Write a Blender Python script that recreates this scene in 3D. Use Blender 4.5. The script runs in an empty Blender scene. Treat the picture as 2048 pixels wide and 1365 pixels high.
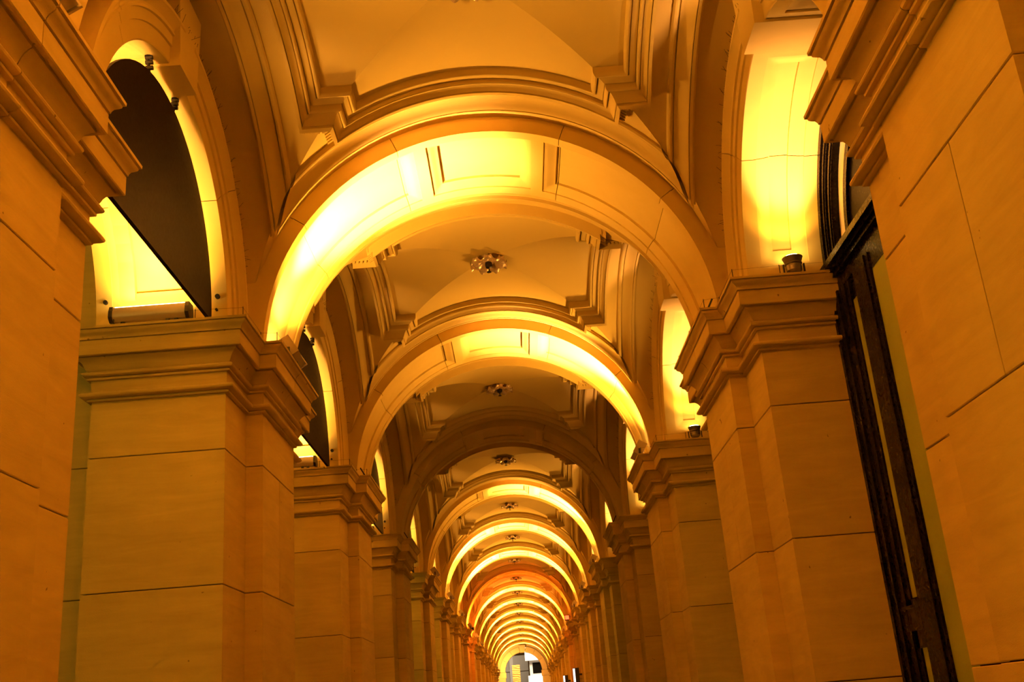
import bpy, bmesh, math, random
from math import sin, cos, pi, radians, sqrt, atan2
from mathutils import Vector, Matrix, Euler

SC = bpy.context.scene
COL = SC.collection
L = 5.3665            # bay spacing
ZS = 3.16             # springing height above the eye
FLOOR = -1.6
YM = 9.295            # middle of the first full pier
YC = 6.612            # middle of the first bay
KP = list(range(-2, 15))     # piers / transverse arches
KB = list(range(-2, 15))     # bays (bay k lies before pier k)

# ------------------------------------------------------------------ camera
cam_d = bpy.data.cameras.new('camera'); cam = bpy.data.objects.new('camera', cam_d)
COL.objects.link(cam); SC.camera = cam
yaw, pitch, roll, foc = 0.0130, 0.3397, -0.0813, 2112.8
fwd = Vector((sin(yaw)*cos(pitch), cos(yaw)*cos(pitch), sin(pitch)))
rt = Vector((cos(yaw), -sin(yaw), 0)); up = rt.cross(fwd)
rt2 = rt*cos(roll) + up*sin(roll); up2 = -rt*sin(roll) + up*cos(roll)
cam.matrix_world = Matrix(((rt2.x, up2.x, -fwd.x, 0.0549), (rt2.y, up2.y, -fwd.y, 0),
                           (rt2.z, up2.z, -fwd.z, 0), (0, 0, 0, 1)))
cam_d.sensor_width = 36; cam_d.lens = foc*36/2048; cam_d.clip_start = .05; cam_d.clip_end = 400

# ------------------------------------------------------------------ world, exposure
w = bpy.data.worlds.new('night'); SC.world = w; w.use_nodes = True
w.node_tree.nodes['Background'].inputs[0].default_value = (1, .42, .08, 1)
w.node_tree.nodes['Background'].inputs[1].default_value = .03
SC.view_settings.view_transform = 'Standard'; SC.view_settings.look = 'None'
SC.view_settings.gamma = 1; SC.view_settings.use_curve_mapping = False
SC.view_settings.exposure = 0.53
SC.cycles.max_bounces = 8; SC.cycles.diffuse_bounces = 5; SC.cycles.glossy_bounces = 2
SC.cycles.use_denoising = True
SC.cycles.sample_clamp_indirect = 8

AMBER = (1, .44, .07)      # diffuse part of a lamp
BEAM = (1, .45, .18)        # hot core of its beam
P_SIDE_R, P_SIDE_L, P_ARCH = 30, 24, 88
B_SIDE_R, B_SIDE_L, B_ARCH = 330, 110, 4000

# ------------------------------------------------------------------ materials
def newmat(name):
    m = bpy.data.materials.new(name); m.use_nodes = True
    nt = m.node_tree; return m, nt, nt.nodes['Principled BSDF']

def stone_mat(name, base, dark, bump=.35, rand=.10, rough=.85, streak=True, specks=True):
    m, nt, b = newmat(name); N = nt.nodes; K = nt.links
    tc = N.new('ShaderNodeTexCoord'); oi = N.new('ShaderNodeObjectInfo')
    off = N.new('ShaderNodeVectorMath'); off.operation = 'ADD'
    sc = N.new('ShaderNodeMath'); sc.operation = 'MULTIPLY'; sc.inputs[1].default_value = 37.0
    K.new(oi.outputs['Random'], sc.inputs[0]); K.new(tc.outputs['Object'], off.inputs[0]); K.new(sc.outputs[0], off.inputs[1])
    mp = N.new('ShaderNodeMapping'); mp.inputs['Scale'].default_value = (.7, .7, 5.0) if streak else (1, 1, 1)
    mp.inputs['Rotation'].default_value = (.12, .1, 0)
    K.new(off.outputs[0], mp.inputs[0])
    n1 = N.new('ShaderNodeTexNoise'); n1.inputs['Scale'].default_value = 2.2; n1.inputs['Detail'].default_value = 7; n1.inputs['Roughness'].default_value = .62; n1.inputs['Distortion'].default_value = .7
    K.new(mp.outputs[0], n1.inputs['Vector'])
    n2 = N.new('ShaderNodeTexNoise'); n2.inputs['Scale'].default_value = 1.3; n2.inputs['Detail'].default_value = 4
    K.new(off.outputs[0], n2.inputs['Vector'])
    n3 = N.new('ShaderNodeTexNoise'); n3.inputs['Scale'].default_value = 160; n3.inputs['Detail'].default_value = 3
    K.new(tc.outputs['Object'], n3.inputs['Vector'])
    r1 = N.new('ShaderNodeValToRGB'); r1.color_ramp.elements[0].position = .34; r1.color_ramp.elements[1].position = .62
    r1.color_ramp.elements[0].color = (*dark, 1); r1.color_ramp.elements[1].color = (*base, 1)
    mx = N.new('ShaderNodeMath'); mx.operation = 'ADD'
    h = N.new('ShaderNodeMath'); h.operation = 'MULTIPLY'; h.inputs[1].default_value = .5
    K.new(n2.outputs[0], h.inputs[0])
    h2 = N.new('ShaderNodeMath'); h2.operation = 'MULTIPLY'; h2.inputs[1].default_value = .5
    K.new(n1.outputs[0], h2.inputs[0]); K.new(h.outputs[0], mx.inputs[0]); K.new(h2.outputs[0], mx.inputs[1])
    K.new(mx.outputs[0], r1.inputs[0])
    # each stone a little lighter or darker
    mr = N.new('ShaderNodeMapRange'); mr.inputs['To Min'].default_value = 1 - rand; mr.inputs['To Max'].default_value = 1 + rand*.4
    K.new(oi.outputs['Random'], mr.inputs[0])
    hv = N.new('ShaderNodeHueSaturation'); K.new(r1.outputs[0], hv.inputs['Color']); K.new(mr.outputs[0], hv.inputs['Value'])
    # small dark specks and pits
    v = N.new('ShaderNodeTexNoise'); v.inputs['Scale'].default_value = 14; v.inputs['Detail'].default_value = 2
    K.new(off.outputs[0], v.inputs['Vector'])
    vr = N.new('ShaderNodeValToRGB'); vr.color_ramp.elements[0].position = .225; vr.color_ramp.elements[1].position = .25
    vr.color_ramp.elements[0].color = (.45, .42, .4, 1); vr.color_ramp.elements[1].color = (1, 1, 1, 1)
    K.new(v.outputs[0], vr.inputs[0])
    mm = N.new('ShaderNodeMixRGB'); mm.blend_type = 'MULTIPLY'; mm.inputs[0].default_value = 1
    K.new(hv.outputs[0], mm.inputs[1]); 
    if specks: K.new(vr.outputs[0], mm.inputs[2])
    else: mm.inputs[2].default_value = (1, 1, 1, 1)
    K.new(mm.outputs[0], b.inputs['Base Color'])
    b.inputs['Roughness'].default_value = rough
    b.inputs['Specular IOR Level'].default_value = .25
    ad = N.new('ShaderNodeMath'); ad.operation = 'ADD'; K.new(n3.outputs[0], ad.inputs[0]); K.new(n1.outputs[0], ad.inputs[1])
    bp = N.new('ShaderNodeBump'); bp.inputs['Strength'].default_value = bump; bp.inputs['Distance'].default_value = .004
    K.new(ad.outputs[0], bp.inputs['Height']); K.new(bp.outputs[0], b.inputs['Normal'])
    return m

def plain(name, col, rough=.5, metal=0, emit=None, es=0, spec=.5):
    m, nt, b = newmat(name); b.inputs['Base Color'].default_value = (*col, 1)
    b.inputs['Roughness'].default_value = rough; b.inputs['Metallic'].default_value = metal
    b.inputs['Specular IOR Level'].default_value = spec
    N = nt.nodes; n = N.new('ShaderNodeTexNoise'); n.inputs['Scale'].default_value = 40
    tc = N.new('ShaderNodeTexCoord'); nt.links.new(tc.outputs['Object'], n.inputs['Vector'])
    mr = N.new('ShaderNodeMapRange'); mr.inputs['To Min'].default_value = max(0, rough-.08); mr.inputs['To Max'].default_value = min(1, rough+.08)
    nt.links.new(n.outputs[0], mr.inputs[0]); nt.links.new(mr.outputs[0], b.inputs['Roughness'])
    if emit:
        b.inputs['Emission Color'].default_value = (*emit, 1); b.inputs['Emission Strength'].default_value = es
    return m

M_ST = stone_mat('sandstone', (.67, .51, .13), (.52, .38, .09))
M_STS = stone_mat('sandstone_arch', (.67, .52, .15), (.61, .47, .125), bump=.2, streak=False, rand=.05, specks=False)
M_CAP = stone_mat('sandstone_moulding', (.61, .46, .12), (.46, .34, .08), bump=.3)
M_PL = stone_mat('painted_plaster', (.60, .455, .12), (.575, .435, .115), bump=.25, rand=.02, streak=False, specks=False)
M_FLOOR = stone_mat('bluestone_paving', (.42, .38, .33), (.30, .27, .24), streak=False)
M_MORT = plain('mortar', (.10, .065, .035), .95, spec=.1)
M_DARKW = plain('black_painted_timber', (.0035, .002, .0012), .28, spec=.14)
M_BROWN = plain('dark_brown_panel', (.012, .006, .0025), .5, spec=.03)
M_GLASS = plain('black_window_glass', (.004, .003, .002), .3, spec=.02)
M_BLIND = plain('olive_window_blind', (.30, .34, .035), .45)
M_CREAM = plain('cream_ring', (.78, .68, .45), .6)
M_METAL = plain('grey_lamp_housing', (.42, .36, .27), .42, .3)
M_BLK = plain('black_iron', (.02, .017, .014), .45, .4)
M_BRONZE = plain('weathered_bronze', (.16, .13, .08), .4, .6)
M_GILT = plain('gilt_plaster', (.62, .46, .26), .25, .35)
M_GLOW = plain('lamp_glass', (1, .8, .5), .3, emit=(1, .62, .2), es=30)
M_RED = plain('red_lamp_glass', (.8, .05, .02), .3, emit=(1, .04, .01), es=6)
M_BLDG = plain('pale_far_facade', (.62, .58, .52), .8)
M_BLDG2 = plain('grey_far_facade', (.42, .38, .33), .8)
M_WHITE = plain('white_far_ledge', (.85, .83, .80), .7, emit=(1, .93, .8), es=.2)  # faint emission stands in for light falling on the ledges

# ------------------------------------------------------------------ mesh helpers
def T(name, label, cat, loc=(0, 0, 0), group=None, kind=None):
    o = bpy.data.objects.new(name, None); COL.objects.link(o); o.location = loc; o.empty_display_size = .1
    o['label'] = label; o['category'] = cat
    if group: o['group'] = group
    if kind: o['kind'] = kind
    return o

def mesh(name, vs, fs, mat, org=(0, 0, 0), smooth=None, closed=True):
    me = bpy.data.meshes.new(name)
    me.from_pydata([(v[0]-org[0], v[1]-org[1], v[2]-org[2]) for v in vs], [], fs)
    if closed:
        bm = bmesh.new(); bm.from_mesh(me)
        bmesh.ops.recalc_face_normals(bm, faces=bm.faces); bm.to_mesh(me); bm.free()
    me.materials.append(mat)
    if smooth:
        me.polygons.foreach_set('use_smooth', [True]*len(me.polygons)); me.set_sharp_from_angle(angle=radians(smooth))
    me.update(); return me

def put(name, me, parent=None, loc=(0, 0, 0), label=None):
    o = bpy.data.objects.new(name, me); COL.objects.link(o); o.location = loc
    if parent: o.parent = parent
    if label: o['label'] = label
    return o

def copy_tree(o, parent=None):
    c = o.copy(); COL.objects.link(c); c.parent = parent
    for ch in list(o.children): copy_tree(ch, c)
    return c

class MB:
    def __init__(s): s.v = []; s.f = []
    def add(s, vs, fs):
        n = len(s.v); s.v += [tuple(p) for p in vs]; s.f += [tuple(i+n for i in f) for f in fs]; return s
    def box(s, x0, x1, y0, y1, z0, z1, rot=None, c=(0, 0, 0), ch=0):
        if x0 > x1: x0, x1 = x1, x0
        vs = [Vector((x, y, z)) for x in (x0, x1) for y in (y0, y1) for z in (z0, z1)]
        if rot is not None: vs = [rot @ p for p in vs]
        vs = [p+Vector(c) for p in vs]
        return s.add(vs, [(0, 1, 3, 2), (4, 6, 7, 5), (0, 4, 5, 1), (2, 3, 7, 6), (0, 2, 6, 4), (1, 5, 7, 3)])
    def prism(s, poly, z0, z1, ch=0.0):
        """vertical prism over a plan polygon, with chamfered top and bottom arrises"""
        rings = []
        if ch:
            ins = offset_poly(poly, -ch)
            rings = [(ins, z0), (poly, z0+ch), (poly, z1-ch), (ins, z1)]
        else: rings = [(poly, z0), (poly, z1)]
        n = len(poly); vs = []; fs = []
        for pl, z in rings: vs += [(p[0], p[1], z) for p in pl]
        for r in range(len(rings)-1):
            for i in range(n):
                j = (i+1) % n; fs.append((r*n+i, r*n+j, (r+1)*n+j, (r+1)*n+i))
        fs.append(tuple(range(n-1, -1, -1))); fs.append(tuple((len(rings)-1)*n+i for i in range(n)))
        return s.add(vs, fs)
    def tube(s, a, b, r, n=6, r2=None):
        a = Vector(a); b = Vector(b); d = (b-a).normalized(); u = d.orthogonal().normalized(); v = d.cross(u); r2 = r if r2 is None else r2
        vs = [a+(u*cos(2*pi*i/n)+v*sin(2*pi*i/n))*r for i in range(n)]+[b+(u*cos(2*pi*i/n)+v*sin(2*pi*i/n))*r2 for i in range(n)]
        return s.add(vs, [(i, (i+1) % n, n+(i+1) % n, n+i) for i in range(n)]+[tuple(range(n-1, -1, -1)), tuple(range(n, 2*n))])
    def lathe(s, prof, c=(0, 0, 0), n=16, rot=None):
        vs = []; fs = []
        for r, z in prof:
            for i in range(n):
                p = Vector((r*cos(2*pi*i/n), r*sin(2*pi*i/n), z))
                if rot is not None: p = rot @ p
                vs.append(p+Vector(c))
        for k in range(len(prof)-1):
            for i in range(n): j = (i+1) % n; fs.append((k*n+i, k*n+j, (k+1)*n+j, (k+1)*n+i))
        fs.append(tuple(range(n-1, -1, -1))); fs.append(tuple((len(prof)-1)*n+i for i in range(n)))
        return s.add(vs, fs)
    def me(s, name, mat, org=(0, 0, 0), smooth=None, closed=True): return mesh(name, s.v, s.f, mat, org, smooth, closed)

def offset_poly(poly, d):
    """plan polygon offset outward by d (rectilinear, mitred)"""
    n = len(poly); area = sum(poly[i][0]*poly[(i+1) % n][1]-poly[(i+1) % n][0]*poly[i][1] for i in range(n)); s = 1 if area > 0 else -1
    out = []
    for i in range(n):
        p0 = Vector(poly[i-1]); p = Vector(poly[i]); p1 = Vector(poly[(i+1) % n])
        d0 = (p-p0).normalized(); d1 = (p1-p).normalized()
        n0 = Vector((d0.y, -d0.x))*s; n1 = Vector((d1.y, -d1.x))*s
        m = (n0+n1); m = m/m.dot(n0) if m.length > 1e-6 else n0
        out.append((p.x+m.x*d, p.y+m.y*d))
    return out

def sweep_open(path, prof, caps=True):
    """sweep a profile [(out, z)] along an open plan path (out is to the right of travel)"""
    n = len(path); vs = []; fs = []; m = len(prof)
    for i in range(n):
        p = Vector(path[i])
        if 0 < i < n-1:
            d0 = (p-Vector(path[i-1])).normalized(); d1 = (Vector(path[i+1])-p).normalized()
            n0 = Vector((d0.y, -d0.x)); n1 = Vector((d1.y, -d1.x)); mm = n0+n1; mm = mm/mm.dot(n0)
        elif i == 0: d1 = (Vector(path[1])-p).normalized(); mm = Vector((d1.y, -d1.x))
        else: d0 = (p-Vector(path[i-1])).normalized(); mm = Vector((d0.y, -d0.x))
        for o, z in prof: vs.append((p.x+mm.x*o, p.y+mm.y*o, z))
    for i in range(n-1):
        for j in range(m):
            k = (j+1) % m; fs.append((i*m+j, (i+1)*m+j, (i+1)*m+k, i*m+k))
    if caps: fs.append(tuple(range(m))); fs.append(tuple((n-1)*m+j for j in range(m-1, -1, -1)))
    return vs, fs

ORD = ['first', 'second', 'third', 'fourth', 'fifth', 'sixth', 'seventh', 'eighth', 'ninth', 'tenth', 'eleventh',
       'twelfth', 'thirteenth', 'fourteenth', 'fifteenth', 'sixteenth', 'seventeenth']

# ------------------------------------------------------------------ floor
mb = MB().box(-9, 9, -8, 140, FLOOR-.2, FLOOR)
o = put('floor', mb.me('floor', M_FLOOR)); o['kind'] = 'structure'; o['label'] = 'dark stone paving running the length of the arcade'

# ------------------------------------------------------------------ piers
B, A = 2.142, 2.0
Y0, Y1, Y2, Y3 = 8.022, 8.672, 9.918, 10.568
CAPP = [(-.004, 2.575), (-.004, 2.586), (.026, 2.588), (.030, 2.598), (.020, 2.600), (.022, 2.608), (.060, 2.612), (.072, 2.620), (.077, 2.632), (.072, 2.645), (.058, 2.653), (.030, 2.655), (.008, 2.662),
        (.008, 2.762), (.034, 2.764), (.036, 2.778), (.022, 2.780), (.022, 2.786), (.052, 2.790), (.063, 2.798), (.067, 2.808), (.063, 2.819), (.052, 2.826), (.030, 2.828), (.030, 2.834), (.046, 2.852), (.056, 2.878), (.070, 2.902),
        (.088, 2.920), (.104, 2.930), (.104, 2.950), (.122, 2.950), (.122, 2.938), (.140, 2.938), (.146, 2.944), (.146, 3.058), (.136, 3.060), (.136, 3.066), (.154, 3.068), (.156, 3.080), (.166, 3.098), (.182, 3.110),
        (.194, 3.122), (.197, 3.134), (.190, 3.136), (.190, 3.140), (.210, 3.141), (.212, 3.160), (-.12, 3.160), (-.12, 2.575)]
COURSES = [(FLOOR, -.99, 0), (-.99, .05, 1), (.05, 1.09, 0), (1.09, 2.13, 1), (2.13, 2.578, 0)]
G = .0035

def pier_polys(s, xo):
    full = [(B, Y0), (B, Y1), (A, Y1), (A, Y2), (B, Y2), (B, Y3), (xo, Y3), (xo, Y0)]
    front = [(B, Y0), (B, Y1), (A, Y1), (A, YM-G), (xo, YM-G), (xo, Y0)]
    back = [(A, YM+G), (A, Y2), (B, Y2), (B, Y3), (xo, Y3), (xo, YM+G)]
    f = lambda P: [(s*x, y) for x, y in P]
    return f(full), f(front), f(back)

def ccw(p):
    n = len(p); a = sum(p[i][0]*p[(i+1) % n][1]-p[(i+1) % n][0]*p[i][1] for i in range(n))
    return p if a > 0 else p[::-1]

def build_pier(s, label, group):
    xo = 3.21 if s < 0 else 3.30
    org = (s*2.6, YM, FLOOR)
    root = T('stone_pier', label, 'pier', org, group)
    full, front, back = pier_polys(s, xo)
    core = MB().prism(offset_poly(ccw(full), -.03), FLOOR, 3.15)
    put('mortar_core', core.me('mortar_core', M_MORT, org), root)
    for z0, z1, split in COURSES:
        for poly in ([front, back] if split else [full]):
            put('stone', MB().prism(offset_poly(ccw(poly), -.0005), z0+G, z1-G, .004).me('stone', M_ST, org), root)
    # capital: a front and a back stone, joint in the middle of the pilaster
    for end in (0, 1):
        if end == 0: path = [(xo, YM-G), (xo, Y0), (B, Y0), (B, Y1), (A, Y1), (A, YM-G)]
        else: path = [(A, YM+G), (A, Y2), (B, Y2), (B, Y3), (xo, Y3), (xo, YM+G)]
        path = [(s*x, y) for x, y in path]
        if s > 0: path = path if False else path
        # travel so that 'right' is outward
        pr = CAPP
        if s < 0:   # left pier: xo is negative side; travelling xo->B along y0 heads +x, right = -y (outward)
            vs, fs = sweep_open(path, pr)
        else:
            vs, fs = sweep_open(path[::-1], pr)
        m = MB().add(vs, fs)
        put('capital_stone', m.me('capital_stone', M_CAP, org, smooth=32), root)
    if s < 0:     # street-side pilaster
        for z0, z1, split in [(FLOOR, -.99, 0), (-.99, .05, 0), (.05, 1.09, 0), (1.09, 2.13, 0), (2.13, 3.16, 0), (3.16, 4.2, 0), (4.2, 5.4, 0)]:
            put('outer_pilaster_stone', MB().prism(ccw([(-3.22, 8.30), (-3.22, 10.29), (-3.85, 10.29), (-3.85, 8.30)]), z0+G, z1-G, .004).me('outer_pilaster_stone', M_ST, org), root)
    return root

protoP = {}
for s in (-1, 1):
    side = 'open street' if s < 0 else 'glazed shopfront'
    for i, k in enumerate(KP):
        if k < -1: lab = f'sandstone pier with moulded capital behind the viewpoint on the {side} side'
        else: lab = f'{ORD[k+1]} sandstone pier with moulded capital from the front, {side} side'
        if i == 0: root = protoP[s] = build_pier(s, lab, f'piers along the {side} side')
        else: root = copy_tree(protoP[s]); root['label'] = lab
        root.location = (s*2.6, YM+k*L, FLOOR)

# ------------------------------------------------------------------ transverse arches
PD = [(0, 0), (.001, .014), (.018, .016), (.045, .024), (.075, .040), (.100, .052), (.118, .056), (.1185, .082)]
def pdepth(d):
    if d <= 0: return 0
    for (a, ha), (b_, hb) in zip(PD, PD[1:]):
        if d <= b_: return ha+(hb-ha)*(d-a)/(b_-a)
    return PD[-1][1]
PBK = [p[0] for p in PD]

def vouss(t0, t1, R, w0, w1, panels, wp0, wp1, back, mapf, dt=3.0):
    """block of an arch between angles t0,t1; soffit radius R spanning w0..w1 with recessed panels;
    'back' is the list of (w, r) closing the section from (w1) round to (w0); mapf(w, r, t)->xyz"""
    ts = {t0, t1}
    n = max(1, int(round((t1-t0)/dt)))
    for i in range(n+1): ts.add(t0+(t1-t0)*i/n)
    for a, b_ in panels:
        for d in PBK:
            for t in (a+math.degrees(d/R), b_-math.degrees(d/R)):
                if t0 < t < t1: ts.add(t)
    ts = sorted(ts); ts = [t for i, t in enumerate(ts) if i == 0 or t-ts[i-1] > 1e-4]
    ws = sorted({w0, w1, (wp0+wp1)/2} | {wp0+d for d in PBK} | {wp1-d for d in PBK})
    def dep(t, w):
        best = 0
        for a, b_ in panels:
            d = min(radians(t-a)*R, radians(b_-t)*R, w-wp0, wp1-w)
            best = max(best, pdepth(d))
        return best
    vs = []; fs = []
    cols = len(ws)+len(back)
    for t in ts:
        for w in ws: vs.append(mapf(w, R+dep(t, w), t))
        for w, r in back: vs.append(mapf(w, r, t))
    for i in range(len(ts)-1):
        for j in range(cols):
            k = (j+1) % cols
            fs.append((i*cols+j, i*cols+k, (i+1)*cols+k, (i+1)*cols+j))
    fs.append(tuple(range(cols-1, -1, -1))); fs.append(tuple((len(ts)-1)*cols+j for j in range(cols)))
    return vs, fs

def mapT(w, r, t): return (r*sin(radians(t)), w, ZS+.005+r*cos(radians(t)))
TA = [(-89.9, -54.4), (-54.2, -22.3), (-22.1, 22.1), (22.3, 54.2), (54.4, 89.9)]
TPAN = [(-88, -18), (-14.5, 14.5), (18, 88)]
def build_arch(label):
    org = (0, YM, ZS)
    root = T('transverse_arch', label, 'arch', org, 'round arches spanning the arcade')
    back = [(Y2, 2.125), (Y2-.016, 2.128), (Y2-.016, 2.36), (Y1+.016, 2.36), (Y1+.016, 2.128), (Y1, 2.125)]
    for a, b_ in TA:
        vs, fs = vouss(a, b_, 2.0, Y1, Y2, TPAN, Y1+.115, Y2-.135, back, mapT)
        put('voussoir', MB().add(vs, fs).me('voussoir', M_STS, org, smooth=25), root)
    vs, fs = vouss(-89, 89, 2.11, Y1+.03, Y2-.03, [], Y1+.2, Y2-.2, [(Y2-.03, 2.3), (Y1+.03, 2.3)], mapT, 6)
    put('mortar_bed', MB().add(vs, fs).me('mortar_bed', M_MORT, org), root)
    return root
proto = None
for k in KP:
    st = {0: 'glowing white hot on its open street haunch', 1: 'glowing on its shopfront haunch', 2: 'left unlit and dark'}.get(k, 'with panelled soffit')
    lab = f'{ORD[k+1]} round sandstone arch from the front {st}' if k >= -1 else 'round sandstone arch behind the viewpoint'
    if proto is None: root = proto = build_arch(lab)
    else: root = copy_tree(proto); root['label'] = lab
    root.location = (0, YM+k*L, ZS)

# ------------------------------------------------------------------ side arches
def build_side(s, label, group):
    xo = 3.21 if s < 0 else 2.77
    org = (s*2.6, YC, ZS)
    root = T('side_arch', label, 'arch', org, group)
    def mp(w, r, t): return (s*w, YC+r*cos(radians(t)), ZS+r*sin(radians(t)))
    # archivolt profile, from outer end of the wall side round to the intrados
    back = [(xo, 1.75), (B+.11, 1.80), (B+.11, 1.757), (2.085, 1.755), (2.052, 1.750), (2.050, 1.722), (2.062, 1.716), (2.072, 1.705), (2.092, 1.690), (2.104, 1.672),
            (2.106, 1.655), (2.098, 1.648), (2.098, 1.632), (2.116, 1.630), (2.118, 1.552), (2.134, 1.549), (2.136, 1.43)]
    pan = [(7, 79), (101, 173)] if s > 0 else [(9, 79), (101, 171)]
    wp0, wp1 = (2.262, 2.655) if s > 0 else (2.27, 3.08)
    for a, b_ in [(0.1, 42.0), (42.25, 86), (94, 137.75), (138.0, 179.9)]:
        vs, fs = vouss(a, b_, 1.42, B, xo, pan, wp0, wp1, back, mp, 3)
        put('voussoir', MB().add(vs, fs).me('voussoir', M_STS, org, smooth=25), root)
    vs, fs = vouss(1, 179, 1.56, B+.05, xo-.05, [], B+.2, xo-.2, [(xo-.05, 1.74), (B+.05, 1.74)], mp, 6)
    put('mortar_bed', MB().add(vs, fs).me('mortar_bed', M_MORT, org), root)
    # keystone: block with splayed sides and a stepped inner end
    xi = 2.285 if s < 0 else 2.585
    z0, z1 = 4.545, 5.22
    m = MB()
    def ring(x, z0, z1, h0, h1): return [(s*x, YC-h0, z0), (s*x, YC+h0, z0), (s*x, YC+h1, z1), (s*x, YC-h1, z1)]
    r = ring(2.06, z0, z1, .195, .262)+ring(xi, z0, z1, .195, .262)
    m.add(r, [(0, 1, 2, 3), (4, 7, 6, 5), (0, 4, 5, 1), (1, 5, 6, 2), (2, 6, 7, 3), (3, 7, 4, 0)])
    if s > 0:
        r = ring(2.585, 4.62, 4.78, .17, .19)+ring(2.77, 4.585, 4.78, .12, .19)
        m.add(r, [(0, 1, 2, 3), (4, 7, 6, 5), (0, 4, 5, 1), (1, 5, 6, 2), (2, 6, 7, 3), (3, 7, 4, 0)])
    o = put('keystone', m.me('keystone', M_STS, org), root)
    # plain wall above the arch, up to the vault
    vs = []; fs = []; n = 30; hy = 2.075
    for i in range(n+1):
        t = pi*i/n; y, z = cos(t), sin(t)
        k = min(hy/abs(y) if abs(y) > 1e-6 else 9, 2.3/abs(z) if abs(z) > 1e-6 else 9)
        for x in (B+.10, B+.22):
            vs += [(s*x, YC+1.5*y, ZS+1.5*z), (s*x, YC+k*y, ZS+k*z)]
    for i in range(n):
        a = i*4
        fs += [(a, a+4, a+5, a+1), (a+2, a+3, a+7, a+6), (a, a+2, a+6, a+4), (a+1, a+5, a+7, a+3)]
    fs += [(0, 1, 3, 2), (n*4, n*4+2, n*4+3, n*4+1)]
    put('spandrel_wall', MB().add(vs, fs).me('spandrel_wall', M_PL, org), root)
    # outer mass over the arch so that the street side is closed
    if s < 0:
        m = MB(); vs = []; fs = []
        for i in range(n+1):
            t = pi*i/n; y, z = cos(t), sin(t)
            k = min(2.7/abs(y) if abs(y) > 1e-6 else 9, 2.6/abs(z) if abs(z) > 1e-6 else 9)
            for x in (2.9, 3.209): vs += [(s*x, YC+1.45*y, ZS+1.45*z), (s*x, YC+k*y, ZS+k*z)]
        for i in range(n):
            a = i*4; fs += [(a, a+4, a+5, a+1), (a+2, a+3, a+7, a+6), (a, a+2, a+6, a+4), (a+1, a+5, a+7, a+3)]
        fs += [(0, 1, 3, 2), (n*4, n*4+2, n*4+3, n*4+1)]
        put('outer_wall', MB().add(vs, fs).me('outer_wall', M_STS, org), root)
    return root

# bird spikes on top of an archivolt
def spikes_mesh(s):
    rnd = random.Random(4); m = MB()
    for i in range(150):
        t = radians(18+84*i/149); r = 1.755
        y, z = YC+r*cos(t), ZS+r*sin(t); x = s*(2.062+rnd.random()*.06)
        d = Vector((-s*(rnd.random()*.9-.15), cos(t)+rnd.uniform(-.6, .6), sin(t)+rnd.uniform(-.5, .5))).normalized()*rnd.uniform(.05, .10)
        p = Vector((x, y, z)); m.tube(p, p+d, .0016, 3)
    return m.me('bird_spikes', M_BLK, (s*2.1, YC, ZS))

protoA = {}
for s in (-1, 1):
    side = 'open street' if s < 0 else 'glazed shopfront'
    for i, k in enumerate(KB):
        n = k+1
        lab = f'{ORD[n]} side arch from the front with box keystone, {side} side' if n >= 0 else f'side arch behind the viewpoint, {side} side'
        if i == 0: root = protoA[s] = build_side(s, lab, f'side arches of the {side} side')
        else: root = copy_tree(protoA[s]); root['label'] = lab
        root.location = (s*2.6, YC+k*L, ZS)
    me = spikes_mesh(s)
    for k in (0, 1, 2):
        o = put('bird_spikes', me, None, (s*2.1, YC+k*L, ZS)); o['category'] = 'bird spikes'; o['kind'] = 'stuff'
        o['label'] = f'thin wire bird spikes along the top of the {ORD[k+1]} side arch, {side} side'

# ------------------------------------------------------------------ vaulted ceilings
RV = 2.17
def vz(x, y, h=0):
    r = RV-h; return ZS+max(sqrt(max(r*r-x*x, 0)), sqrt(max(r*r-y*y, 0)))
HY = 2.072
corg = (0, YC, 5.3)

def web(sector):
    """one quarter of the groin vault"""
    vs = []; fs = []; lim = HY if sector in 'NS' else 2.25
    us = [lim*i/26 for i in range(27)]; n = 26
    for u in us:
        for j in range(n+1):
            t = -1+2*j/n; q = t*min(u, HY)
            if sector in 'NS': x, y = t*u, (u if sector == 'N' else -u); z = ZS+sqrt(RV*RV-min(x*x, RV*RV))
            else: y, x = q, (u if sector == 'E' else -u); z = ZS+sqrt(RV*RV-min(y*y, RV*RV))
            vs.append((x, YC+y, z))
    for i in range(len(us)-1):
        for j in range(n):
            a = i*(n+1)+j; fs.append((a, a+1, a+n+2, a+n+1))
    return MB().add(vs, fs).me('vault_web', M_PL, corg, smooth=40, closed=False)

EP = [(1.612, -.01), (1.612, .022), (1.624, .038), (1.640, .044), (1.656, .038), (1.664, .022), (1.665, .008), (1.672, .008), (1.674, .026), (1.70, .034), (1.73, .052), (1.755, .074), (1.770, .092), (1.788, .102), (1.790, .084), (1.796, .084), (1.798, .106),
      (1.822, .106), (1.824, .070), (1.830, .070), (1.842, .062), (1.850, .048), (1.852, -.01)]
def edge(sector):
    vs = []; fs = []; n = 40; sh = 0 if sector in 'NS' else .045
    for u, h in EP:
        u += sh
        for j in range(n+1):
            q = (-1+2*j/n)*min(u-sh*.5, HY); r = RV-h; c = ZS+sqrt(r*r-min(q*q, r*r))
            if sector == 'N': vs.append((q, YC+u, c))
            elif sector == 'S': vs.append((q, YC-u, c))
            elif sector == 'E': vs.append((u, YC+q, c))
            else: vs.append((-u, YC+q, c))
    for i in range(len(EP)-1):
        for j in range(n):
            a = i*(n+1)+j; fs.append((a, a+1, a+n+2, a+n+1))
    return MB().add(vs, fs).me('edge_moulding', M_PL, corg, smooth=32, closed=False)

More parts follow.
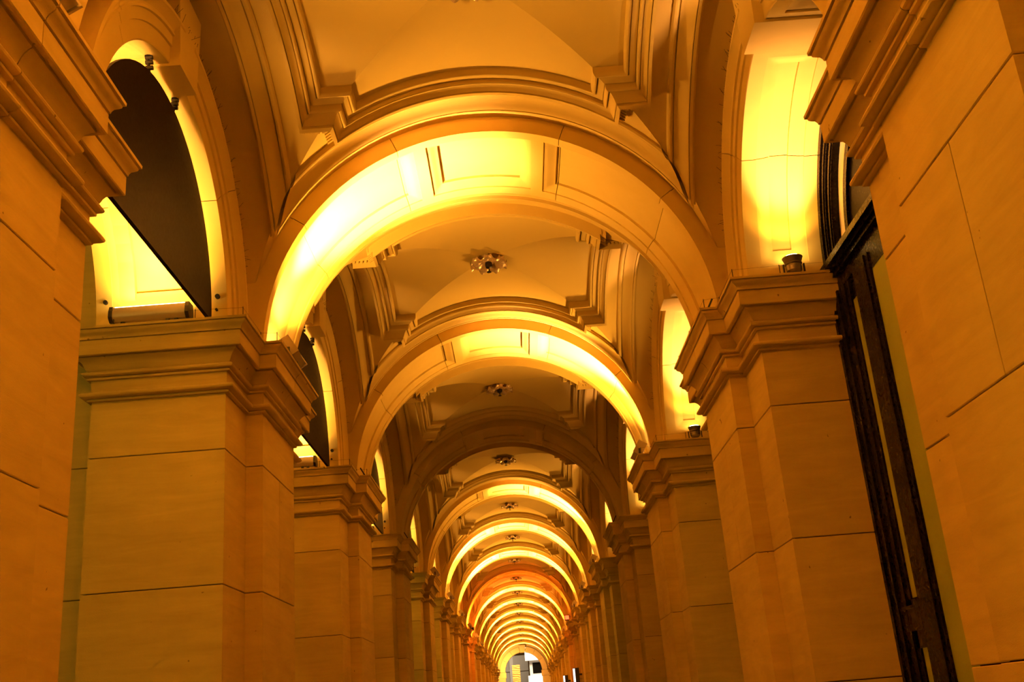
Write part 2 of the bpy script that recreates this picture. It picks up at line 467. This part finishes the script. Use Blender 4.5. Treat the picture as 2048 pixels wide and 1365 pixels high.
FP = [(0, -.02), (0, .046), (.010, .062), (.020, .066), (.030, .062), (.038, .046), (.040, .022), (.046, .022), (.048, .040), (.098, .044), (.099, .030), (.104, .030), (.106, .074), (.114, .084), (.124, .084), (.132, .074),
      (.133, .052), (.139, .052), (.142, .066), (.158, .072), (.174, .088), (.186, .108), (.190, .112), (.191, .098), (.196, .098), (.198, .124), (.224, .126), (.226, -.02)]
S_, N_ = 1.275, 1.015
def frame_path(o):
    S, N = S_+o, N_+o
    q = [(S, -N), (S, N), (N, N), (N, S)]
    out = [(S, N), (N, N), (N, S), (-N, S), (-N, N), (-S, N), (-S, -N), (-N, -N), (-N, -S), (N, -S), (N, -N), (S, -N)]
    pts = []
    for i in range(12):
        a, b_ = out[i], out[(i+1) % 12]; ln = abs(a[0]-b_[0])+abs(a[1]-b_[1]); m = 22 if ln > 1 else 4
        for j in range(m): pts.append((a[0]+(b_[0]-a[0])*j/m, a[1]+(b_[1]-a[1])*j/m))
    return pts
def frame_mesh():
    vs = []; fs = []
    for o, h in FP:
        pts = frame_path(o)
        for x, y in pts: vs.append((x, YC+y, vz(x, y, h)))
    n = len(pts)
    for i in range(len(FP)-1):
        for j in range(n):
            k = (j+1) % n; fs.append((i*n+j, i*n+k, (i+1)*n+k, (i+1)*n+j))
    return MB().add(vs, fs).me('frame_moulding', M_PL, corg, smooth=32, closed=False)

def dentil(qx, qy, swap):
    """little toothed bar beyond a return of the frame"""
    m = MB()
    a0, a1 = 1.285, 1.50; b0, b1 = 1.240, 1.302
    def P(a, b_, h):
        x, y = (a, b_) if not swap else (b_, a)
        return (qx*x, YC+qy*y, vz(a if not swap else b_, b_ if not swap else a, 0)-h)
    z0 = min(P(a, b_, 0)[2] for a in (a0, a1) for b_ in (b0, b1))
    def bar(a0, a1, b0, b1, h0, h1, tp=0):
        vs = []
        for h, t in ((h0, 0), (h1, tp)):
            for a, b_ in ((a0+t, b0), (a1-t, b0), (a1-t, b1), (a0+t, b1)):
                x, y, z = P(a, b_, 0)
                vs.append((x, y, z-h))
        m.add(vs, [(0, 1, 2, 3), (4, 5, 6, 7), (0, 1, 5, 4), (1, 2, 6, 5), (2, 3, 7, 6), (3, 0, 4, 7)])
    bar(a0, a1, b0, b0+.02, -.02, .085)
    for i in range(5):
        w_ = (a1-a0)/5; c = a0+w_*i
        bar(c, c+w_-.002, b0+.016, b1, -.02, .088, .009)
    bar(a0, a1, b1-.012, b1+.004, -.02, .055)
    return m.me('dentil_block', M_PL, corg)

def build_ceiling():
    root = bpy.data.objects.new('ceiling', None); COL.objects.link(root); root.location = corg; root['kind'] = 'structure'
    for q in 'NSEW':
        put('vault_web', web(q), root); put('edge_moulding', edge(q), root)
    put('frame_moulding', frame_mesh(), root)
    for qx in (-1, 1):
        for qy in (-1, 1):
            for sw in (0, 1): put('dentil_block', dentil(qx, qy, sw), root)
    return root
root = build_ceiling()
for i, k in enumerate(KB):
    r = root if i == 0 else copy_tree(root)
    r.location = (0, YC+k*L, 5.3)
    r['label'] = f'groin vault with stepped plaster frame over the {ORD[k+1]} bay' if k >= -1 else 'groin vault behind the viewpoint'

# ------------------------------------------------------------------ rosettes with a hanging fitting
def build_rosette():
    org = (0, YC, 5.33)
    root = T('ceiling_rosette', '', 'ceiling rosette', org, 'plaster rosettes at the crowns of the vaults')
    m = MB().lathe([(.03, 5.33), (.15, 5.325), (.13, 5.30), (.09, 5.285), (.06, 5.28), (.02, 5.28)], (0, YC, 0), 24)
    put('rose_plate', m.me('rose_plate', M_GILT, org, smooth=40), root)
    pm = MB(); vs = []; fs = []; nu, nv = 6, 6
    for i in range(nu+1):
        u = i/nu; r = .06+.175*u
        for j in range(nv+1):
            v = -1+2*j/nv; wd = .086*sin(pi*(.10+.74*u))+.010
            z = 5.30-.07*sin(pi*min(u*1.1, 1)*.8)+.035*v*v-.012*u
            vs.append((r+(.0 if u < 1 else -.012*v*v), YC+v*wd, z-(.03 if i == nu else 0)*(1-v*v)))
    n1 = len(vs)
    vs += [(x, y, z+.014) for x, y, z in vs]
    for i in range(nu):
        for j in range(nv):
            a = i*(nv+1)+j; fs.append((a, a+1, a+nv+2, a+nv+1)); fs.append((n1+a, n1+a+nv+1, n1+a+nv+2, n1+a+1))
    for i in range(nu):
        a = i*(nv+1); fs.append((a, a+nv+1, n1+a+nv+1, n1+a)); a += nv; fs.append((a, n1+a, n1+a+nv+1, a+nv+1))
    for j in range(nv):
        fs.append((j, n1+j, n1+j+1, j+1)); a = nu*(nv+1)+j; fs.append((a, a+1, n1+a+1, n1+a))
    pme = pm.add(vs, fs).me('petal', M_GILT, org, smooth=50)
    for i in range(8):
        o = put('petal', pme, root); o.rotation_euler = (0, 0, 2*pi*(i+.5)/8)
    m = MB().lathe([(.012, 5.29), (.042, 5.285), (.046, 5.25), (.040, 5.215), (.018, 5.205), (.010, 5.20), (.008, 5.165), (.028, 5.160), (.030, 5.152), (.004, 5.146)], (0, YC, 0), 14)
    put('hanging_fitting', m.me('hanging_fitting', M_BLK, org, smooth=40), root)
    return root
root = build_rosette()
for i, k in enumerate(KB[1:]):
    r = root if i == 0 else copy_tree(root)
    r.location = (0, YC+k*L, 5.33); r['label'] = f'petalled plaster rosette with dark hanging fitting at the crown of the {ORD[k+1]} vault'

# ------------------------------------------------------------------ lunette panels, street side
def build_lunette():
    org = (-2.25, YC, 3.17)
    root = T('lunette_panel', '', 'panel', org, 'dark half-round panels hung in the street arches')
    n = 40; vs = []; R = 1.30
    for x in (-2.235, -2.265):
        for i in range(n+1):
            t = pi*i/n; vs.append((x, YC+R*cos(t), 3.17+R*sin(t)))
    m = n+1; fs = [tuple(range(m)), tuple(range(2*m-1, m-1, -1))]+[(i, m+i, m+(i+1) % m, (i+1) % m) for i in range(m)]
    put('board', MB().add(vs, fs).me('board', M_BROWN, org), root)
    for a in (80, 104):
        t = radians(a); c = Vector((-2.24, YC+1.375*cos(t), 3.17+1.375*sin(t))); d = Vector((0, cos(t), sin(t)))
        m = MB().tube(c-d*.10, c+d*.035, .012, 8)
        for q in (-.055, -.015, .02): m.tube(c+d*q-Vector((.02, 0, 0)), c+d*q+Vector((.03, 0, 0)), .017, 8)
        m.tube(c+d*.03, c+d*.04, .026, 8)
        put('bracket', m.me('bracket', M_BLK, org, smooth=40), root)
    return root
root = build_lunette()
for i, k in enumerate(KB[1:]):
    r = root if i == 0 else copy_tree(root)
    r.location = (-2.25, YC+k*L, 3.17); r['label'] = f'dark brown half-round panel hung in the {ORD[k+1]} street arch from the front'

# anchor bolts on the soffit above the capitals
bolt = MB()
for x, z, r in ((-3.13, 3.43, .018), (-2.215, 3.41, .020), (-2.225, 3.30, .011)):
    y = Y0-.002+0.0
    yy = YC+sqrt(1.42**2-(z-ZS)**2)
    bolt.tube((x, yy+.004, z), (x, yy-.022, z), r, 10)
bme = bolt.me('anchor_bolts', M_BLK, (-2.6, Y0, 3.3))
for k in range(0, 5):
    o = put('anchor_bolts', bme, None, (-2.6, Y0+k*L, 3.3)); o['category'] = 'bolts'; o['label'] = f'small dark anchor bolts on the soffit foot above the {ORD[k+1]} street pier'; o['group'] = 'anchor bolts'

# ------------------------------------------------------------------ shopfront windows
def ring_yz(s, x0, x1, r0, r1, t0=0, t1=180, n=36, zc=ZS):
    vs = []; fs = []
    for i in range(n+1):
        t = radians(t0+(t1-t0)*i/n)
        for x in (x0, x1):
            for r in (r0, r1): vs.append((s*x, YC+r*cos(t), zc+r*sin(t)))
    for i in range(n):
        a = i*4; fs += [(a, a+4, a+5, a+1), (a+2, a+3, a+7, a+6), (a, a+2, a+6, a+4), (a+1, a+5, a+7, a+3)]
    fs += [(0, 1, 3, 2), (n*4, n*4+2, n*4+3, n*4+1)]
    return vs, fs
def build_window(num):
    org = (2.85, YC, FLOOR)
    root = bpy.data.objects.new(f'window_{num}', None); COL.objects.link(root); root['kind'] = 'structure'
    m = MB()
    for x0, x1, r0, r1 in ((2.765, 2.90, 1.36, 1.46), (2.785, 2.90, 1.27, 1.365), (2.80, 2.90, 1.175, 1.28), (2.775, 2.81, 1.30, 1.325), (2.79, 2.83, 1.20, 1.225)): m.add(*ring_yz(1, x0, x1, r0, r1))
    put('window_arch', m.me('window_arch', M_DARKW, org, smooth=30), root)
    put('cream_ring', MB().add(*ring_yz(1, 2.86, 2.90, 1.03, 1.19)).me('cream_ring', M_CREAM, org, smooth=30), root)  # cream ring between the window arch and the fanlight sash
    put('fanlight_sash', MB().add(*ring_yz(1, 2.85, 2.95, .965, 1.035)).me('fanlight_sash', M_DARKW, org, smooth=30), root)
    vs = []; n = 30
    for x in (2.875, 2.885):
        for i in range(n+1): t = pi*i/n; vs.append((x, YC+.99*cos(t), ZS+.99*sin(t)))
    q = n+1
    put('fanlight_pane', MB().add(vs, [tuple(range(q)), tuple(range(2*q-1, q-1, -1))]+[(i, q+i, q+(i+1) % q, (i+1) % q) for i in range(q)]).me('fanlight_pane', M_GLASS, org), root)
    # transom with mouldings
    m = MB()
    for x0, z0, z1 in ((2.80, 3.00, 3.10), (2.76, 3.10, 3.135), (2.735, 3.135, 3.165), (2.70, 3.165, 3.215), (2.72, 3.215, 3.24), (2.82, 2.975, 3.0)):
        m.box(x0, 3.02, YC-1.52, YC+1.52, z0, z1)
    put('transom', m.me('transom', M_DARKW, org), root)
    for q in (-1, 1):
        m = MB()
        for a, b_, x in ((1.36, 1.62, 2.765), (1.26, 1.36, 2.78), (1.13, 1.26, 2.79), (1.03, 1.13, 2.80), (1.235, 1.27, 2.77), (1.10, 1.12, 2.785)):
            y0, y1 = sorted((YC+q*a, YC+q*b_)); m.box(x, 3.02, y0, y1, FLOOR, 2.99)
        put('jamb', m.me('jamb', M_DARKW, org), root)
        m = MB()
        for a, b_, x in ((.50, .86, 2.785), (.55, .81, 2.77), (.84, .865, 2.80)):
            y0, y1 = sorted((YC+q*a, YC+q*b_)); m.box(x, 3.0, y0, y1, FLOOR, 2.99)
        put('mullion', m.me('mullion', M_DARKW, org), root)
        y0, y1 = sorted((YC+q*.84, YC+q*1.30))
        m = MB().box(2.785, 3.0, y0, y1, .34, .51).box(2.78, 2.9, y0, y1, .49, .51).box(2.80, 3.0, y0, y1, .22, .34).box(2.80, 3.0, y0, y1, .51, .55)
        put('lock_rail', m.me('lock_rail', M_DARKW, org), root)
        m = MB().box(2.83, 3.0, y0, y1, 2.78, 3.0)
        put('head_rail', m.me('head_rail', M_DARKW, org), root)
        for z0, z1 in ((FLOOR+.3, .24), (.56, 2.82)):
            put('side_pane', MB().box(2.815, 2.825, y0, y1, z0, z1).me('side_pane', M_BLIND, org), root)
    m = MB().box(2.805, 2.815, YC-.52, YC+.52, FLOOR+.2, 3.0)
    put('door_pane', m.me('door_pane', M_BLIND, org), root)
    m = MB().box(2.80, 3.0, YC-.52, YC+.52, 2.86, 3.0)
    put('door_head', m.me('door_head', M_DARKW, org), root)
    put('threshold', MB().box(2.72, 3.3, YC-1.44, YC+1.44, FLOOR, FLOOR+.2).me('threshold', M_ST, org), root)
    # back wall behind the fanlight
    put('dark_backing', MB().box(3.1, 3.2, YC-1.6, YC+1.6, FLOOR, 5.2).me('dark_backing', M_GLASS, org), root)
    return root, org
proto, worg = build_window(1)
for i, k in enumerate(KB):
    r = proto if i == 0 else copy_tree(proto)
    r.name = f'window_{i+1}'; r.location = (worg[0], YC+k*L, FLOOR)
    r['label'] = f'black timber arched shopfront window in the {ORD[k+1]} bay' if k >= -1 else 'black timber arched shopfront window behind the viewpoint'

# ------------------------------------------------------------------ lamps
def area(name, parent, loc, rot, sx, sy, power, col=AMBER, spread=pi):
    d = bpy.data.lights.new(name, 'AREA'); d.shape = 'RECTANGLE'; d.size = sx; d.size_y = sy; d.energy = power; d.color = col; d.spread = spread
    o = bpy.data.objects.new(name, d); COL.objects.link(o); o.location = loc; o.rotation_euler = rot; o.parent = parent; return o
def spot(name, parent, loc, direction, power, angle, blend=.5, col=AMBER, size=.04):
    d = bpy.data.lights.new(name, 'SPOT'); d.energy = power; d.color = col; d.spot_size = angle; d.spot_blend = blend; d.shadow_soft_size = size
    o = bpy.data.objects.new(name, d); COL.objects.link(o); o.location = loc
    o.rotation_euler = Vector(direction).to_track_quat('-Z', 'Y').to_euler(); o.parent = parent; return o

FOOT = MB().box(-.012, .012, -.03, .02, 0, .05).me('foot', M_BLK)
# long box floodlights on the street piers, washing the side-arch soffits
def tray(label, y, flip=1):
    root = T('tray_floodlight', label, 'floodlight', (-2.70, y, ZS), 'long floodlights on the street pier capitals')
    x0, x1 = -.34, .30
    prof = [(-.055, .06), (-.065, .075), (-.062, .12), (-.045, .158), (.045, .158), (.062, .12), (.065, .075), (.05, .045), (-.03, .04)]
    vs = [(x, p[0], p[1]) for x in (x0+.03, x1-.03) for p in prof]; n = len(prof)
    put('housing', MB().add(vs, [(i, (i+1) % n, n+(i+1) % n, n+i) for i in range(n)]+[tuple(range(n)), tuple(range(2*n-1, n-1, -1))]).me('housing', M_METAL, smooth=40), root)
    put('lens', MB().box(x0+.04, x1-.04, -.042, .042, .158, .163).me('lens', M_GLOW), root)
    for a in (x0, x1-.03):
        vs = [(x, p[0]*1.12, .1+(p[1]-.1)*1.12) for x in (a, a+.03) for p in prof]
        put('end_plate', MB().add(vs, [(i, (i+1) % n, n+(i+1) % n, n+i) for i in range(n)]+[tuple(range(n)), tuple(range(2*n-1, n-1, -1))]).me('end_plate', M_BLK), root)
    for a in (-.24, .12, .19): put('foot', FOOT, root, (a, 0, 0))
    return root
for k in range(-2, 15):
    lab = f'grey tray floodlight lying on the {ORD[k+1]} street pier capital' if k >= -1 else 'grey tray floodlight behind the viewpoint'
    r = tray(lab, Y0-.12+k*L)
    p = P_SIDE_L
    area('lamp_light', r, (0, -.0, .175), (radians(184), 0, 0), .5, .07, p, spread=radians(120))
    spot('beam_light', r, (0, -.02, .19), (.0, -.45, 1), B_SIDE_L, radians(110), 1.0, BEAM, .06)

for k in range(-2, 6):  # added trays, never in view, to brighten the near half of the soffits
    lab = f'added grey tray floodlight, unseen, on the far edge of the {ORD[k+1]} street pier capital' if k >= -1 else 'added rear grey tray floodlight behind the viewpoint'
    r = tray(lab, Y3+.12+k*L); r.rotation_euler = (0, 0, pi); r.location.x = -2.70
    area('lamp_light', r, (0, -.0, .175), (radians(184), 0, 0), .5, .07, P_SIDE_L, spread=radians(120))
    spot('beam_light', r, (0, -.02, .19), (.0, -.45, 1), B_SIDE_L, radians(110), 1.0, BEAM, .06)

# small round uplights on the shopfront piers
def can(label, y):
    root = T('round_uplight', label, 'uplight', (2.485, y, ZS), 'round uplights on the shopfront pier capitals')
    put('housing', MB().lathe([(.045, .03), (.062, .05), (.066, .085), (.062, .10), (.070, .104), (.072, .112), (.066, .118), (.078, .15), (.084, .165), (.070, .165), (.062, .15), (.02, .148)], n=20).me('housing', M_BRONZE, smooth=30), root)
    put('lens', MB().lathe([(.066, .160), (.060, .178), (.02, .186)], n=16).me('lens', M_GLOW), root)
    m = MB().box(-.088, -.078, -.012, .012, 0, .11).box(.078, .088, -.012, .012, 0, .11).box(-.088, .088, -.012, .012, 0, .012)
    put('yoke', m.me('yoke', M_BLK), root)
    return root
for k in range(-2, 15):
    lab = f'bronze round uplight glowing on the {ORD[k+1]} shopfront pier capital' if k >= -1 else 'bronze round uplight behind the viewpoint'
    r = can(lab, Y0-.11+k*L)
    spot('lamp_light', r, (0, 0, .20), (0, -.3, 1), P_SIDE_R, radians(120), .6)
    spot('beam_light', r, (0, 0, .20), (0, -.42, 1), B_SIDE_R, radians(70), 1.0, BEAM)

# box floodlights on the pilaster capitals, washing the transverse arches
LIT = {}
for k in range(-2, 15): LIT[k] = (1, 1)
LIT[-1] = (2.1, .35); LIT[-2] = (1.4, .4); LIT[0] = (1, 0); LIT[1] = (0, 1); LIT[2] = (0, 0); LIT[3] = (0, 1); LIT[4] = (1, .6); LIT[5] = (1.3, .8); LIT[6] = (0, 0)
def flood(s, y, label, z=ZS, tilt=-.55):
    root = T('box_floodlight', label, 'floodlight', (s*1.86, y, z), 'box floodlights on the pilaster capitals')
    R = Matrix.Rotation(s*-tilt, 3, 'Y')
    c = (0, 0, .14)
    put('housing', MB().box(-.055, .055, -.19, .19, -.06, .055, R, c).box(-.065, .065, -.2, .2, .045, .062, R, c).me('housing', M_METAL), root)
    for a in (-1, 1): put('visor', MB().box(-.065, .065, a*.195, a*.21, -.07, .12, R, c).me('visor', M_METAL), root)
    put('yoke', MB().box(-.012, .012, -.225, -.212, 0, .15).box(-.012, .012, .212, .225, 0, .15).box(-.03, .03, -.225, .225, 0, .012).me('yoke', M_BLK), root)
    return root, R
for k in range(-2, 15):
    for s, lit in zip((-1, 1), LIT[k]):
        side = 'street' if s < 0 else 'shopfront'
        nm = ORD[k+1] if k >= -1 else 'rear'
        if k in (0, 1, 2) and not lit: continue
        r, R = flood(s, YM+k*L-.02+(-.25 if (k == 1 and s > 0) else 0.0), f'grey box floodlight on the {nm} {side} pilaster capital' if k >= -1 else f'grey box floodlight behind the viewpoint, {side} side')
        if lit:
            put('lens', MB().box(-.045, .045, -.17, .17, .062, .066, R, (0, 0, .14)).me('lens', M_GLOW), r)
            area('lamp_light', r, (-s*.02, 0, .225), (0, s*radians(180-24), 0), .10, .34, P_ARCH*lit, spread=radians(118))
            spot('beam_light', r, (-s*.03, 0, .235), (-s*.50, 0, 1), B_ARCH*lit, radians(60), 1.0, BEAM, .05)

# spent lamp brackets: thin dark blades leaning on unlit arch feet
def blade(s, k):
    lab = f'thin dark metal blade leaning at the foot of the {ORD[k+1]} arch, {"street" if s < 0 else "shopfront"} side'
    R = Matrix.Rotation(s*.5, 3, 'Y')
    m = MB().box(-.008, .008, -.16, .16, 0, .16, R).box(-.02, .03, -.05, .05, 0, .02)
    o = put('metal_blade', m.me('metal_blade', M_BLK), None, (s*1.87, Y1+.12+k*L, ZS)); o['label'] = lab; o['category'] = 'lamp bracket'; o['group'] = 'dark metal blades on the capitals'
blade(1, 0); blade(-1, 1); blade(-1, 2); blade(1, 2)

# bird wires on the capital edges
def wires(s, k):
    m = MB(); x = s*(B-.17)
    pts = [(s*3.0, Y0-.17), (s*2.35, Y0-.17), (x, Y0-.15), (x, Y1-.2), (s*(A-.16), Y1-.17), (s*(A-.17), YM), (s*(A-.17), Y2+.1)]
    for i, p in enumerate(pts):
        m.tube((p[0], p[1], 3.155), (p[0], p[1], 3.25), .0035, 5)
        if i: m.tube((pts[i-1][0], pts[i-1][1], 3.243), (p[0], p[1], 3.243), .0012, 3)
    o = put('bird_wire', m.me('bird_wire', M_BLK, (s*2.6, YM, ZS)), None, (s*2.6, YM+k*L, ZS)); o['category'] = 'bird wire'
    o['label'] = f'thin bird wire on pins round the {ORD[k+1]} {"street" if s < 0 else "shopfront"} pier capital'; o['group'] = 'bird wires on the capitals'
for k in (0, 1):
    for s in (-1, 1): wires(s, k)

# red lamps deep in the arcade
r = T('red_floodlight', 'small red floodlight high on a far shopfront pier', 'floodlight', (1.80, YM+6*L-.6, ZS+.02))
put('housing', MB().box(-.09, .09, -.09, .09, .02, .2).me('housing', M_BLK), r)
put('lens', MB().box(-.10, -.09, -.07, .07, .04, .18).box(-.07, .07, -.1, -.09, .04, .18).me('lens', M_RED), r)
spot('lamp_light', r, (-.1, .1, .2), (-.75, .5, .7), 260, radians(150), .6, (1, .16, .015))
r2 = T('red_uplight', 'small red uplight on a far street pier below the orange vault', 'uplight', (-1.80, YM+6*L+.2, ZS+.0))
put('housing', MB().lathe([(.04, 0), (.06, .03), (.06, .12), (.05, .12)]).me('housing', M_BLK), r2)
put('lens', MB().lathe([(.045, .12), (.04, .125)]).me('lens', M_RED), r2)
spot('lamp_light', r2, (0, .1, .2), (.3, .8, .7), 260, radians(160), .6, (1, .18, .015))
spot('lamp_light', r2, (0.1, 0, -.1), (-.4, .9, -.6), 120, radians(150), .6, (1, .16, .015))

# two narrow blade signs deep in the arcade, shopfront side
M_SIGN = plain('white_sign_face', (.8, .8, .78), .5, emit=(1, .93, .85), es=1.1)
for q, (x, y, z0, z1) in enumerate(((1.82, YM+6*L-1.1, .1, 1.45), (1.82, YM+8*L-1.1, .1, 1.55))):
    t = T('blade_sign', ('nearer' if q == 0 else 'farther') + ' narrow black blade sign with white face on a far shopfront pier', 'sign', (x, y, z0))
    put('case', MB().box(.06, .22, -.04, .04, 0, z1-z0).box(-.01, .06, -.03, .03, 0, z1-z0).me('case', M_BLK), t)
    put('face', MB().box(-.005, .07, -.045, -.031, .02, z1-z0-.02).me('face', M_SIGN), t)
    put('bracket', MB().box(.2, .36, -.015, .015, (z1-z0)*.8, (z1-z0)*.85).me('bracket', M_BLK), t)

# ------------------------------------------------------------------ end wall
YE = Y0+15*L
m = MB(); n = 40; zc = 3.25; R = 1.48
vs = []; fs = []
for i in range(n+1):
    t = pi*i/n; c_, s_ = cos(t), sin(t); kk = min(3.3/abs(c_) if abs(c_) > 1e-6 else 9, 2.6/abs(s_) if abs(s_) > 1e-6 else 9)
    for y in (YE, YE+.8): vs += [(1.9*c_, y, zc+1.9*s_), (kk*c_, y, zc+kk*s_)]
for i in range(n):
    a = i*4; fs += [(a, a+4, a+5, a+1), (a+2, a+3, a+7, a+6), (a, a+2, a+6, a+4), (a+1, a+5, a+7, a+3)]
m.add(vs, fs)
er = bpy.data.objects.new('wall_end', None); COL.objects.link(er); er.location = (0, YE, FLOOR); er['kind'] = 'structure'; er['label'] = 'sandstone end wall with arched opening and keystone'
eo = (0, YE, FLOOR)
put('wall_face', m.me('wall_face', M_STS, eo), er)
for a, b_ in ((0.2, 30), (30.4, 57), (57.4, 81.5), (98.5, 122.6), (123, 149.6), (150, 179.8)):
    vs = []; fs = []; q = 8
    for i in range(q+1):
        t = radians(a+(b_-a)*i/q)
        for y in (YE-.06, YE+.8):
            for rr in (R, 1.9): vs.append((rr*cos(t), y, zc+rr*sin(t)))
    for i in range(q):
        c_ = i*4; fs += [(c_, c_+4, c_+5, c_+1), (c_+2, c_+3, c_+7, c_+6), (c_, c_+2, c_+6, c_+4), (c_+1, c_+5, c_+7, c_+3)]
    fs += [(0, 1, 3, 2), (q*4, q*4+2, q*4+3, q*4+1)]
    put('voussoir', MB().add(vs, fs).me('voussoir', M_STS, eo), er)
vs = [(-.19, YE-.12, zc+1.45), (.19, YE-.12, zc+1.45), (.28, YE-.12, zc+2.02), (-.28, YE-.12, zc+2.02)]
vs += [(x, YE+.8, z) for x, y, z in vs]
put('keystone', MB().add(vs, [(0, 1, 2, 3), (7, 6, 5, 4), (0, 4, 5, 1), (1, 5, 6, 2), (2, 6, 7, 3), (3, 7, 4, 0)]).me('keystone', M_STS, eo), er)
for s in (-1, 1):
    for z0, z1 in ((FLOOR, -.5), (-.5, .6), (.6, 1.7), (1.7, 2.8), (2.8, 3.25)):
        x0, x1 = sorted((s*(R-(.06 if z0 > 2.7 else 0)), s*3.3))
        put('stone', MB().box(x0, x1, YE, YE+.8, z0+.006, z1-.006).me('stone', M_STS, eo), er)

# beyond the end: a lit pale facade across the street
bo = (2.5, YE+22, FLOOR)
b = T('pale_building', 'pale lit building with a white ledge seen through the far arch', 'building', bo)
put('facade', MB().box(.6, 8, YE+22, YE+26, FLOOR, 14).me('facade', M_BLDG, bo), b)
put('ledge', MB().box(.4, 8, YE+21.2, YE+22, 2.7, 3.55).box(.55, 8, YE+21.6, YE+22, 2.4, 2.7).me('ledge', M_WHITE, bo), b)
put('cornice', MB().box(.2, 8, YE+21, YE+22, 5.0, 5.9).box(.3, 8, YE+21.4, YE+22, 6.0, 6.6).me('cornice', M_WHITE, bo), b)
put('window', MB().box(.9, 3.0, YE+21.95, YE+22.0, 3.75, 4.8).me('window', M_GLASS, bo), b)
put('lower_ledge', MB().box(.6, 8, YE+21.4, YE+22, -.3, .15).me('lower_ledge', M_WHITE, bo), b)
for x0 in (1.0, 2.6): put('shopfront_panel', MB().box(x0, x0+1.3, YE+21.9, YE+21.98, .4, 2.0).me('shopfront_panel', M_BLDG, bo), b)
bo = (-3, YE+30, FLOOR)
b = T('grey_building', 'grey stone building beyond the far arch on the street side', 'building', bo)
put('facade', MB().box(-8, .5, YE+30, YE+34, FLOOR, 6.0).me('facade', M_BLDG2, bo), b)
put('pier', MB().box(-3.2, -2.6, YE+29.6, YE+30, FLOOR, 6.0).box(-1.5, -1.1, YE+29.6, YE+30, FLOOR, 6.0).me('pier', M_BLDG, bo), b)
put('string_course', MB().box(-8, .5, YE+29.7, YE+30, 2.4, 2.7).box(-8, .5, YE+29.7, YE+30, 4.4, 4.6).me('string_course', M_BLDG2, bo), b)
# gold patterned banner
m, nt, bb = newmat('gold_banner'); M_BAN = m
N = nt.nodes; tcn = N.new('ShaderNodeTexCoord'); mp = N.new('ShaderNodeMapping'); mp.inputs['Scale'].default_value = (1.2, 1, 2.2)
wv = N.new('ShaderNodeTexWave'); wv.inputs['Scale'].default_value = .8; wv.inputs['Distortion'].default_value = 9; wv.bands_direction = 'Z'
cr = N.new('ShaderNodeValToRGB'); cr.color_ramp.elements[0].color = (.25, .07, .005, 1); cr.color_ramp.elements[1].color = (.9, .42, .06, 1)
nt.links.new(tcn.outputs['Object'], mp.inputs[0]); nt.links.new(mp.outputs[0], wv.inputs['Vector']); nt.links.new(wv.outputs[0], cr.inputs[0])
nt.links.new(cr.outputs[0], bb.inputs['Base Color']); nt.links.new(cr.outputs[0], bb.inputs['Emission Color']); bb.inputs['Emission Strength'].default_value = .12  # weak emission puts the light on the banner into its own colour
o = put('street_banner', MB().box(-.36, .36, -.05, .05, 0, 6.0).me('street_banner', M_BAN), None, (-.72, YE+15, FLOOR)); o['label'] = 'tall gold patterned banner standing in the street beyond the far arch'; o['category'] = 'banner'
area('street_light', None, (0, YE+12, 9), (radians(40), 0, 0), 6, 3, 2400, (1, .80, .55))
area('wall_wash', None, (-1.2, YE-2.2, 3.6), (radians(95), 0, radians(-10)), .4, .2, 160, BEAM)

# street light outside, faintly green, grazing the outer pilasters
for k in (0, 4, 9):
    area('street_light', None, (-7.5, YC+k*L-6, 3.5), (radians(90), 0, radians(-35)), 1.0, 1.0, 60, (.75, .7, .12))
